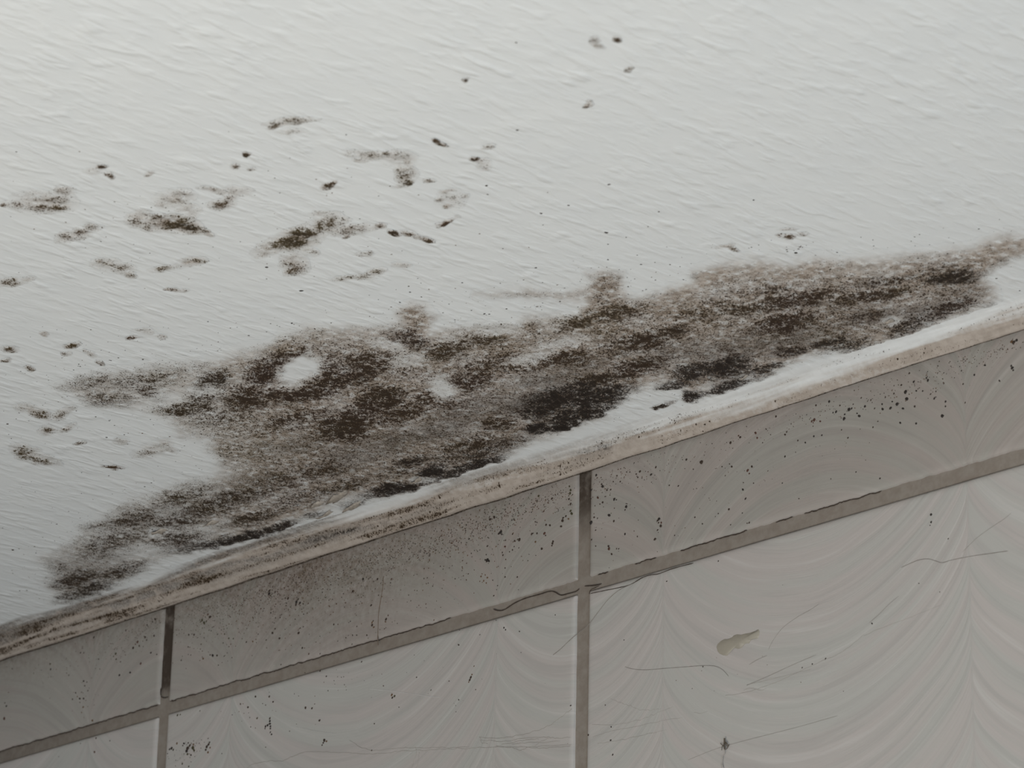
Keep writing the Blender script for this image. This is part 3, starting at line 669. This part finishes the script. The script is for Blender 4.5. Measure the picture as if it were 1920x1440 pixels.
# loose dust of finer specks, thick under the bead of the left-centre tile and thinner elsewhere
CLUST = [(360,1150,60,22,110,1.1),(430,1140,80,28,170,1.2),(520,1105,90,30,200,1.3),(610,1080,90,32,220,1.3),(700,1050,90,32,220,1.3),(790,1025,90,30,200,1.3),(880,995,80,30,170,1.3),(960,965,60,28,140,1.3),(1040,935,40,26,110,1.3),
 (480,1160,120,40,70,1.5),(620,1130,110,45,70,1.6),(760,1090,110,50,70,1.6),(900,1040,90,45,60,1.6),(380,1200,60,35,40,1.4),(800,1150,120,40,25,1.3),(560,1210,90,20,16,1.3),
 (270,1185,45,25,60,1.2),(220,1215,50,26,45,1.2),(150,1240,60,25,25,1.1),(90,1250,60,26,14,1.1),(160,1310,22,30,16,1.2),(60,1300,60,40,10,1.0),
 (1130,905,40,20,45,1.2),(1180,890,60,22,45,1.2),(1150,960,50,40,22,1.3),(1250,880,60,25,26,1.1),(1330,850,70,22,20,1.1),(1420,815,60,18,30,1.1),(1540,775,70,18,36,1.2),(1640,745,70,22,45,1.3),(1730,725,60,28,40,1.2),(1830,675,60,15,55,1.2),(1880,655,40,12,40,1.2),(1780,690,60,16,30,1.2),
 (1380,900,90,40,22,1.1),(1250,1000,80,35,16,1.0),(1550,850,120,40,14,1.0),
 (360,1400,25,14,30,1.4),(345,1420,25,16,16,1.3),(480,1320,60,40,18,1.1),(640,1290,90,40,14,1.0),(900,1280,60,50,8,1.0),(800,1230,120,40,8,1.0),(1300,1300,300,120,10,.9)]
P_lip = proj(np.array([[-0.1, 0, 0.0], [0.4, 0, 0.0]]))
sl = (P_lip[1, 1]-P_lip[0, 1])/(P_lip[1, 0]-P_lip[0, 0])
for cx, cy, rx, ry, nn, sz in CLUST:
    for _ in range(int(nn*1.5)):
        px_, py_ = random.gauss(cx, rx*.6), random.gauss(cy, ry*.6)
        py_ += sl*(px_-cx)
        if py_ < P_lip[0, 1]+sl*(px_-P_lip[0, 0])+3 or not (-30 < px_ < 1950): continue
        w_ = on_wall(np.array([[px_, py_]]))[0]
        if abs((w_[0]+PITCH/2) % PITCH - PITCH/2) < 0.0030 or abs(w_[2]-(GTOP+GBOT)/2) < 0.0027: continue
        wall_dot(speck, px_, py_, sz*random.uniform(.32, 0.95), random.choice('bbbbkrroog'))
tag(finish('mould_specks', speck, M_SPECK), 'fine brown and black mould specks sprinkled over the tiles', 'mould specks', kind='stuff')

# specks on the ceiling round the growths
cs = ([], [], [])
def ceil_dot(px_, py_, r, t='b'):
    P = on_ceiling(np.array([[px_, py_]]))[0]
    s = r/4.6e3
    dome(cs, P, EX, EY, NC, s*random.uniform(.9, 1.3), s*random.uniform(.9, 1.6), random.uniform(0, 3), s*0.35, TINTS[t], 6)
for d in '968,80,1.2k 1215,425,1.1k 1174,445,1.2k 943,466,1.2k 1413,375,1.8k 1137,436,2.2k 1140,458,1.2k 1015,400,2.4b 1066,385,1.6b 1018,422,1b 912,348,2.2b 970,244,2b 1142,346,1.8b 1235,397,1.4b 1492,474,2.4k 1005,502,1.6k 1228,492,1k 842,570,1.2k 884,582,1.2k 1050,565,2b 565,545,2.4k 500,501,2.4k 432,615,1k 390,603,1.4k 547,606,1.8k 320,845,1.4k 200,820,1.8k 233,815,1.6k 54,789,1k 14,795,2b 36,774,1.4b 204,892,1.3k 5,990,1k 24,1031,2.6b 50,1107,1.8k 84,1093,2.2b 100,1098,1.6b 1500,463,1.6b 1912,545,1.4k 1883,700,1k 1855,452,1.6b 1895,447,1.6b 268,674,1.4b 222,671,1.2b 208,676,1.1b 500,523,1.2b 300,628,1.2b 170,618,1.2b 1275,500,1.2b 250,720,1b 1190,523,1b 1205,545,1.2b 1080,545,1.4b 1035,548,1.4b'.split():
    a = d.split(','); ceil_dot(float(a[0]), float(a[1]), float(a[2][:-1])*0.9, a[2][-1])
mp = np.array(MAIN, float)
for _ in range(1000):
    k = random.randrange(len(mp)); t = random.random()
    q = mp[k]*(1-t) + mp[(k+1) % len(mp)]*t
    low = 49 <= k <= 92
    s_ = 6 if low else 16
    q = q + np.array([random.gauss(0, s_*1.6), random.gauss(0, s_)])
    if low and random.random() < .6: continue
    ceil_dot(q[0], q[1], random.choice((.5, .6, .7, .8, .9, 1.2)), random.choice('bbbkgo'))
for _ in range(150):
    q = (random.uniform(-10, 460), random.uniform(600, 1090))
    if poly_sdf(np.array([q]), MAIN)[0] > 4: ceil_dot(q[0], q[1], random.choice((.5, .6, .7, .9)), random.choice('bbk'))
for _ in range(110):
    q = (random.gauss(420, 260), random.gauss(430, 70))
    ceil_dot(q[0], q[1], random.choice((.5, .7, .8, 1.0)), random.choice('bog'))
tag(finish('ceiling_mould_specks', cs, M_SPECK), 'tiny dark mould specks dotted over the white ceiling paint', 'mould specks', kind='stuff')

# larger single clumps on the tiles, each a thing of its own
def clump(label, parts):
    st_ = ([], [], [])
    for p in parts: wall_dot(st_, *p)
    return tag(finish('mould_clump', st_, M_SPECK), label, 'mould', 'larger mould clumps on the tiles')
clump('black forked mould clump on the lower centre tile', [(506,1347,2.2,'b'),(506,1352,2.3,'k'),(506,1357,2.8,'k'),(507,1362,2.2,'k'),(507,1366,1.8,'k'),(502,1360,2.8,'k'),(498,1362,2.4,'k'),(497,1366,1.8,'b'),(507,1373,1.7,'k'),(509,1377,1.7,'k')])
clump('brown crumbly mould clump beside the left grout line, low on the centre tile', [(352,1403,4.2,'b'),(356,1398,3,'b'),(350,1408,3.2,'k'),(362,1402,4,'g'),(364,1407,3,'g'),(345,1394,2.4,'k'),(343,1398,2,'b'),(353,1393,2,'b'),(363,1396,2.2,'o'),(332,1394,2.4,'o'),(322,1403,3,'k'),(325,1406,2,'b'),(318,1405,2,'k'),(352,1414,3,'g'),(358,1416,2.4,'b')])
clump('brown upright mould clump just right of the crumbly one', [(388,1400,3.4,'b'),(391,1396,2.6,'b'),(386,1406,2.8,'b'),(390,1411,2.4,'o'),(394,1402,2.2,'o'),(393,1392,1.8,'b')])
clump('small dark mould clump low on the centre tile, right of the forked one', [(608,1388,3.2,'b'),(606,1393,1.9,'b'),(612,1390,1.8,'o'),(604,1397,1.5,'b')])
clump('yellow-brown mould clump in the middle of the lower centre tile', [(735,1303,2.6,'o'),(740,1305,2.4,'g'),(736,1308,2.3,'b')])
clump('elongated brown mould clump left of the swirl axis on the lower centre tile', [(883,1270,2.4,'b'),(881,1275,2.6,'b'),(885,1265,1.6,'o'),(879,1279,1.6,'o')])
clump('small black mould clump under the grout on the lower centre tile', [(945,1177,2,'k'),(948,1181,1.6,'k')])
clump('black mould clump with two dots in the thick speckle under the bead', [(556,1129,3.2,'k'),(559,1124,2.2,'b'),(563,1130,2,'k'),(555,1134,1.9,'b')])
clump('tall dark mould clump high in the speckle of the upper centre tile', [(505,1108,2.6,'b'),(505,1113,2.8,'k'),(507,1117,1.9,'b')])
clump('olive mould clump near the left grout line of the upper centre tile', [(379,1163,2.6,'g'),(383,1168,3.2,'g'),(376,1166,1.8,'g'),(387,1165,2,'g')])
clump('black mould clump at the right of the speckle, under the bead', [(939,998,3.2,'k'),(935,1001,2.2,'k'),(941,1002,2,'k')])
clump('round black mould clump at mid height of the upper centre tile', [(914,1050,3.4,'k'),(917,1052,2.4,'k'),(910,1050,1.8,'k')])
clump('dark double mould clump at the left swirl of the upper right tile', [(1236,973,3.2,'k'),(1233,976,2,'b'),(1239,986,3,'b'),(1240,980,1.8,'r')])
clump('two tapering brown mould smears beside the vertical crack, left one', [(698,1167,2,'o'),(698,1172,2.6,'b'),(701,1176,2,'o'),(700,1164,1.5,'b')])
clump('two tapering brown mould smears beside the vertical crack, right one', [(724,1161,2.4,'b'),(723,1166,2,'o'),(728,1154,1.7,'r')])
clump('spiky black mould clump at the right end of the upper right tile', [(1898,690,2.8,'k'),(1896,686,1.8,'k'),(1900,694,1.8,'k')])
clump('brown mould clump touching the bead at the far right', [(1901,642,3.6,'b'),(1897,641,2.6,'o'),(1906,638,2.2,'k')])

# ------------------------------------------------------------------ tubes: cracks, hairs, web
def tube(V, F, pts, r, k=5, sub=6, jit=0.0, nrm=NW):
    P = np.array(pts, float)
    t = np.linspace(0, len(P)-1, (len(P)-1)*sub+1)
    i = np.clip(t.astype(int), 0, len(P)-2); u = (t-i)[:, None]
    p0, p1, p2, p3 = P[np.maximum(i-1, 0)], P[i], P[i+1], P[np.minimum(i+2, len(P)-1)]
    Q = 0.5*((2*p1)+(-p0+p2)*u+(2*p0-5*p1+4*p2-p3)*u*u+(-p0+3*p1-3*p2+p3)*u**3)
    if jit: Q[1:-1, 0] += rng.normal(0, jit, len(Q)-2); 
    if jit: Q[1:-1, 2] += rng.normal(0, jit, len(Q)-2)
    b = sum(len(q) for q in V); n_ = len(Q)
    R = np.full(n_, r*0.72)*(0.75+0.5*rng.random(n_)); R[0] *= .4; R[-1] *= .4
    ring = []
    for a in range(n_):
        d = Q[min(a+1, n_-1)]-Q[max(a-1, 0)]; d /= np.linalg.norm(d)+1e-12
        s = np.cross(d, nrm); s /= np.linalg.norm(s)+1e-12
        for q in range(k):
            th = 2*math.pi*q/k
            ring.append(Q[a] + R[a]*(s*math.cos(th)+nrm*math.sin(th)))
    V.append(np.array(ring))
    for a in range(n_-1):
        for q in range(k):
            F.append([b+a*k+q, b+a*k+(q+1) % k, b+(a+1)*k+(q+1) % k, b+(a+1)*k+q])
    F.append([b+q for q in range(k)][::-1]); F.append([b+(n_-1)*k+q for q in range(k)])
def W(pts, y=-0.00006): return on_wall(np.array(pts, float), y)
def strand(name, pts, r, mat, label, cat, group=None, parent=None, jit=0.0, y=-0.00006):
    V, F = [], []
    for p in (pts if isinstance(pts[0][0], (tuple, list)) else [pts]): tube(V, F, W(p, y), r*0.85, jit=jit)
    v = np.concatenate(V)
    o = make(name, v, F, mat, parent, loc=v.mean(0))
    if parent is None: tag(o, label, cat, group)
    elif label: o['label'] = label
    return o

# dirt-filled cracks in and beside the joints belong to the wall
def joint_line(a, b, gaps=()):
    out = []; cur = []
    for q in np.arange(a, b, 0.0022):
        if any(g0 < q < g1 for g0, g1 in gaps):
            if len(cur) > 2: out.append(cur)
            cur = []; continue
        j = 0.0007*(fbm(np.array([q*420.]), np.array([float(math.floor(q/PITCH))]), 33, 3)[0]-0.5)
        cur.append((q, 0.00075, GTOP + j - 0.00005))
    if len(cur) > 2: out.append(cur)
    return out
V, F = [], []
for seg in joint_line(-0.12, -0.003) + joint_line(0.003, 0.142) + joint_line(0.206, 0.232, ((.212, .22),)) + joint_line(0.24, 0.318, ((.268, .276), (.285, .288))):
    tube(V, F, seg, 0.00020, sub=3, jit=0.00008)
v = np.concatenate(V)
o = make('joint_crack', v, F, M_CRACK, wall, loc=v.mean(0)); o['label'] = 'dark ragged crack along the lower edge of the cut tiles'
strand('grout_crack', [[(925,1142),(935,1145),(946,1143),(965,1131),(985,1122),(1010,1115),(1030,1109),(1040,1110),(1052,1116),(1066,1113),(1080,1109),(1086,1104)],[(1096,1099),(1112,1098),(1128,1095)]], 0.00022, M_CRACK, 'dark wavy crack in the grout near the crossing', None, parent=wall, y=0.0008)
strand('glaze_crack', [[(1105,1114),(1106,1109),(1109,1105),(1116,1102),(1124,1098)],[(1107,1113),(1130,1108),(1160,1102),(1182,1096),(1205,1083),(1220,1078),(1235,1076),(1262,1066),(1300,1056)]], 0.00017, M_CRACK, 'thin crack under the grout on the lower right tile', None, parent=wall, y=-0.00003)
strand('grout_crack', [[(301.5,1305),(304,1307.5),(309,1308.5),(315,1307)],[(302,1290),(301,1298),(301.5,1304)],[(320,1306),(322,1312),(324,1314),(330,1313)]], 0.00024, M_CRACK, 'curved crack ending the stained left grout', None, parent=wall, y=0.0007)
strand('glaze_crack', [(719,1080),(718,1100),(714,1125),(710,1152),(709,1180),(708.5,1196),(709,1210)], 0.00024, plain('brown_crack', (0.15, 0.11, 0.08), .9, .2), 'brown vertical crack across the upper centre tile', None, parent=wall, y=-0.00002)
strand('glaze_crack', [(1017,1028),(1014,1045),(1011,1070),(1009,1102)], 0.00010, M_FAINT, 'hairline vertical crack right on the upper centre tile', None, parent=wall, y=0.00002)

# hairs stuck to the tiles
G = 'hairs stuck to the tiles'
strand('hair', [(1037,1228),(1050,1218),(1070,1199),(1086,1186),(1102,1173),(1122,1147),(1136,1129),(1150,1115),(1165,1104),(1185,1095)], 0.00013, M_HAIR, 'dark hair crossing the right grout line at a slant', 'hair', G, y=-0.0001)
strand('hair', [(1172,1250),(1185,1254),(1210,1256),(1250,1253),(1290,1250),(1320,1248),(1340,1249),(1354,1255),(1366,1268)], 0.00010, M_HAIR, 'level grey hair below the beige smear', 'hair', G)
strand('hair', [(1690,1064),(1720,1051),(1740,1048),(1755,1052),(1767,1055),(1785,1050),(1820,1043),(1855,1038),(1890,1033)], 0.00012, M_HAIR, 'longest dark hair high on the lower right tile', 'hair', G)
strand('hair', [(1441,1218),(1450,1200),(1468,1177),(1495,1157),(1520,1143),(1536,1132)], 0.00008, M_FAINT, 'faint curved hair right of the beige smear', 'hair', G)
strand('hair', [(1405,1246),(1420,1237),(1438,1229)], 0.00008, M_FAINT, 'short faint hair right of the beige smear end', 'hair', G)
strand('hair', [(1400,1285),(1440,1268),(1490,1245),(1530,1228)], 0.00009, M_FAINT, 'straight faint hair below the short one', 'hair', G)
strand('hair', [(1630,1168),(1650,1150),(1668,1132),(1685,1118)], 0.00010, M_FAINT, 'straight slanting hair in the middle of the right tile', 'hair', G)
strand('hair', [(1805,1035),(1830,1010),(1860,988),(1880,975),(1896,962)], 0.00009, M_FAINT, 'slanting hair near the right edge, above the longest one', 'hair', G)
strand('hair', [(1290,1425),(1340,1405),(1380,1393),(1430,1380),(1500,1362),(1570,1342)], 0.00007, M_FAINT, 'very faint long hair behind the dried insect', 'hair', G)
strand('fibre', [(690,1291),(720,1294),(760,1299),(800,1305),(825,1307)], 0.00013, M_FIBRE, 'white fibre on the lower centre tile', 'fibre')
strand('fibre', [(545,1361),(570,1366),(600,1372),(632,1376)], 0.00010, M_FIBRE, 'short white fibre right of the forked clump', 'fibre')

# cobweb along the lower tiles: several dusty threads in one piece each side of the grout
web = [[(462,1440),(478,1432),(505,1427),(530,1426),(550,1418),(568,1411),(600,1410),(640,1411),(680,1413),(720,1412),(760,1408),(800,1407),(850,1404),(900,1402),(950,1401),(1000,1400),(1040,1398),(1072,1396)],
       [(655,1388),(680,1402),(700,1407),(740,1403),(780,1402),(830,1402),(880,1400)],[(779,1400),(781,1412),(776,1426),(772,1440)],[(786,1410),(784,1430),(780,1440)],
       [(900,1381),(903,1392),(915,1395)],[(898,1382),(930,1385),(960,1381),(1000,1372),(1030,1360),(1060,1338),(1072,1330)],[(930,1398),(960,1402),(975,1407),(990,1402),(1010,1403),(1040,1401),(1070,1399)],
       [(900,1388),(940,1390),(985,1384),(1020,1382),(1045,1384),(1070,1382)],[(940,1396),(980,1389),(1010,1386)],[(1000,1402),(1015,1390),(1035,1383)],[(960,1395),(1000,1392),(1050,1390)]]
strand('cobweb', web, 0.00009, M_WEB, 'dusty cobweb strung low across the lower centre tile', 'cobweb', jit=0.00012, y=-0.00004)
web2 = [[(1110,1358),(1150,1359),(1200,1349),(1230,1338),(1262,1325)],[(1112,1382),(1140,1372),(1180,1365),(1240,1352),(1280,1345)],[(1120,1394),(1160,1388),(1200,1380),(1250,1368)],[(1145,1310),(1165,1318),(1185,1326),(1215,1332),(1240,1328)],[(1300,1336),(1316,1337),(1327,1334)],[(1395,1294),(1410,1290),(1425,1295),(1437,1291)]]
strand('cobweb', web2, 0.00006, M_WEB, 'faint torn cobweb at the left of the lower right tile', 'cobweb', jit=0.00010, y=-0.00003)
web3 = [[(1360,1304),(1400,1298),(1440,1285),(1480,1268),(1540,1240),(1580,1222),(1620,1190)],[(1400,1284),(1450,1272),(1520,1255)],[(1620,1192),(1660,1175),(1700,1160),(1770,1132)]]
strand('cobweb', web3, 0.00006, M_WEB, 'faint slanting cobweb thread below the beige smear', 'cobweb', jit=0.00008, y=-0.00003)

# dried insect hanging by a thread
V, F = [], []
tube(V, F, W([(1358.5,1384),(1358.5,1388),(1358,1394),(1358,1400),(1359,1405)], -0.0007), 0.00034, k=8)
tube(V, F, W([(1360,1392),(1361.5,1394),(1361,1396)], -0.0008), 0.00035, k=8)
v = np.concatenate(V)
ins = tag(make('dead_insect', v, F, M_INSECT, loc=v.mean(0)), 'dried long-legged insect stuck on the lower right tile', 'insect')
c0 = np.array(ins.location) - [0, 0, Z0]
for leg in ([(1357,1398),(1354,1397),(1350.5,1393)],[(1357,1398),(1354,1400),(1353,1407)],[(1360,1394),(1363,1398),(1365,1400),(1367,1396)],[(1359,1405),(1362,1405),(1365,1400)],[(1361,1393),(1364,1395),(1365.5,1399)]):
    V, F = [], []; tube(V, F, W(leg, -0.0005), 0.00013, k=5)
    lv = np.concatenate(V)
    lo = make('leg', lv, F, M_INSECT, ins, loc=lv.mean(0)); lo.location = tuple(lv.mean(0)-c0)
V, F = [], []; tube(V, F, W([(1358.5,1405),(1359,1413),(1356,1417),(1354.8,1425),(1354.3,1433)], -0.0004), 0.00014, k=5)
tube(V, F, W([(1353.5,1432),(1354.5,1436),(1356,1441)], -0.0004), 0.00030, k=6)
lv = np.concatenate(V)
lo = make('thread', lv, F, M_WEB, ins, loc=lv.mean(0)); lo.location = tuple(lv.mean(0)-c0); lo['label'] = 'grey thread trailing down from the insect'

# beige smear of old glue
out = [(190,760),(197,742),(212,728),(232,716),(255,714),(276,706),(288,694),(305,688),(330,690),(352,684),(378,680),(400,672),(418,668),(426,660),(433,672),(432,692),(424,710),(404,712),(386,720),(374,738),(352,740),(345,748),(332,764),(312,770),(292,764),(276,774),(268,790),(250,808),(228,806),(208,798),(196,782)]
pp = np.array([(1280+a/3, 960+b/3) for a, b in out])
cc = pp.mean(0)
v0 = W(pp, -0.00001); v1 = W(cc+(pp-cc)*0.93, -0.00022); vc = W([cc], -0.00026)
nq = len(pp)
fs = [[i_, (i_+1) % nq, nq+(i_+1) % nq, nq+i_] for i_ in range(nq)] + [[nq+i_, nq+(i_+1) % nq, 2*nq] for i_ in range(nq)]
vv = np.concatenate([v0, v1, vc])
tag(make('glue_smear', vv, fs, M_GLUE, loc=vv.mean(0)), 'flat beige smear of old glue on the lower right tile', 'smear')

# paint flakes lifting in the mould
def flake(px_, py_, w_, h_, ang, label):
    c = on_ceiling(np.array([[px_, py_]]))[0]
    k = 11
    def ring(s, dz):
        o_ = []
        for i_ in range(k):
            t = 2*math.pi*i_/k; rr = jj[i_]*s
            a, b_ = w_*0.42*rr*math.cos(t), h_*0.42*rr*math.sin(t)
            q = np.array([px_ + a*math.cos(ang)+b_*math.sin(ang), py_ - a*math.sin(ang)+b_*math.cos(ang)])
            P = on_ceiling(q[None])[0]
            P[2] -= dz + 0.0009*max(0, math.sin(t+4.2))*s
            o_.append(P)
        return o_
    jj = [random.uniform(.5, 1.3) for _ in range(k)]
    vv = np.array(ring(1, 0.00035) + ring(.55, 0.00075) + [c-[0, 0, 0.0008]] + ring(1, 0.00015))
    fs = []
    for i_ in range(k):
        j_ = (i_+1) % k
        fs += [[i_, j_, k+j_, k+i_], [k+i_, k+j_, 2*k], [2*k+1+j_, 2*k+1+i_, i_, j_][::-1]]
    fs.append([2*k+1+i_ for i_ in range(k)])
    return tag(make('paint_flake', vv, fs, M_FLAKE, loc=c), label, 'paint flake', 'lifted paint flakes in the mould')
flake(297,994,38,15,.05,'pale paint flake alone near the left tip of the mould')
flake(632,931,46,18,.5,'pinkish paint flake, largest above the bead at the dark gap')
flake(660,948,44,13,.35,'long paint flake just above the bead, right of the largest')
flake(592,944,34,13,.3,'paint flake left of the largest one')
flake(612,962,40,11,.3,'thin paint flake under the largest one')
flake(783,898,34,10,.25,'paint flake in the black band at the centre')
flake(1668,600,26,8,.2,'white paint flake in the mould at far right')
flake(395,978,34,11,.2,'paint flake above the black streak at left')
flake(1395,705,18,8,.2,'small pale paint flake beside the black spot right of the bay')

# ------------------------------------------------------------------ end
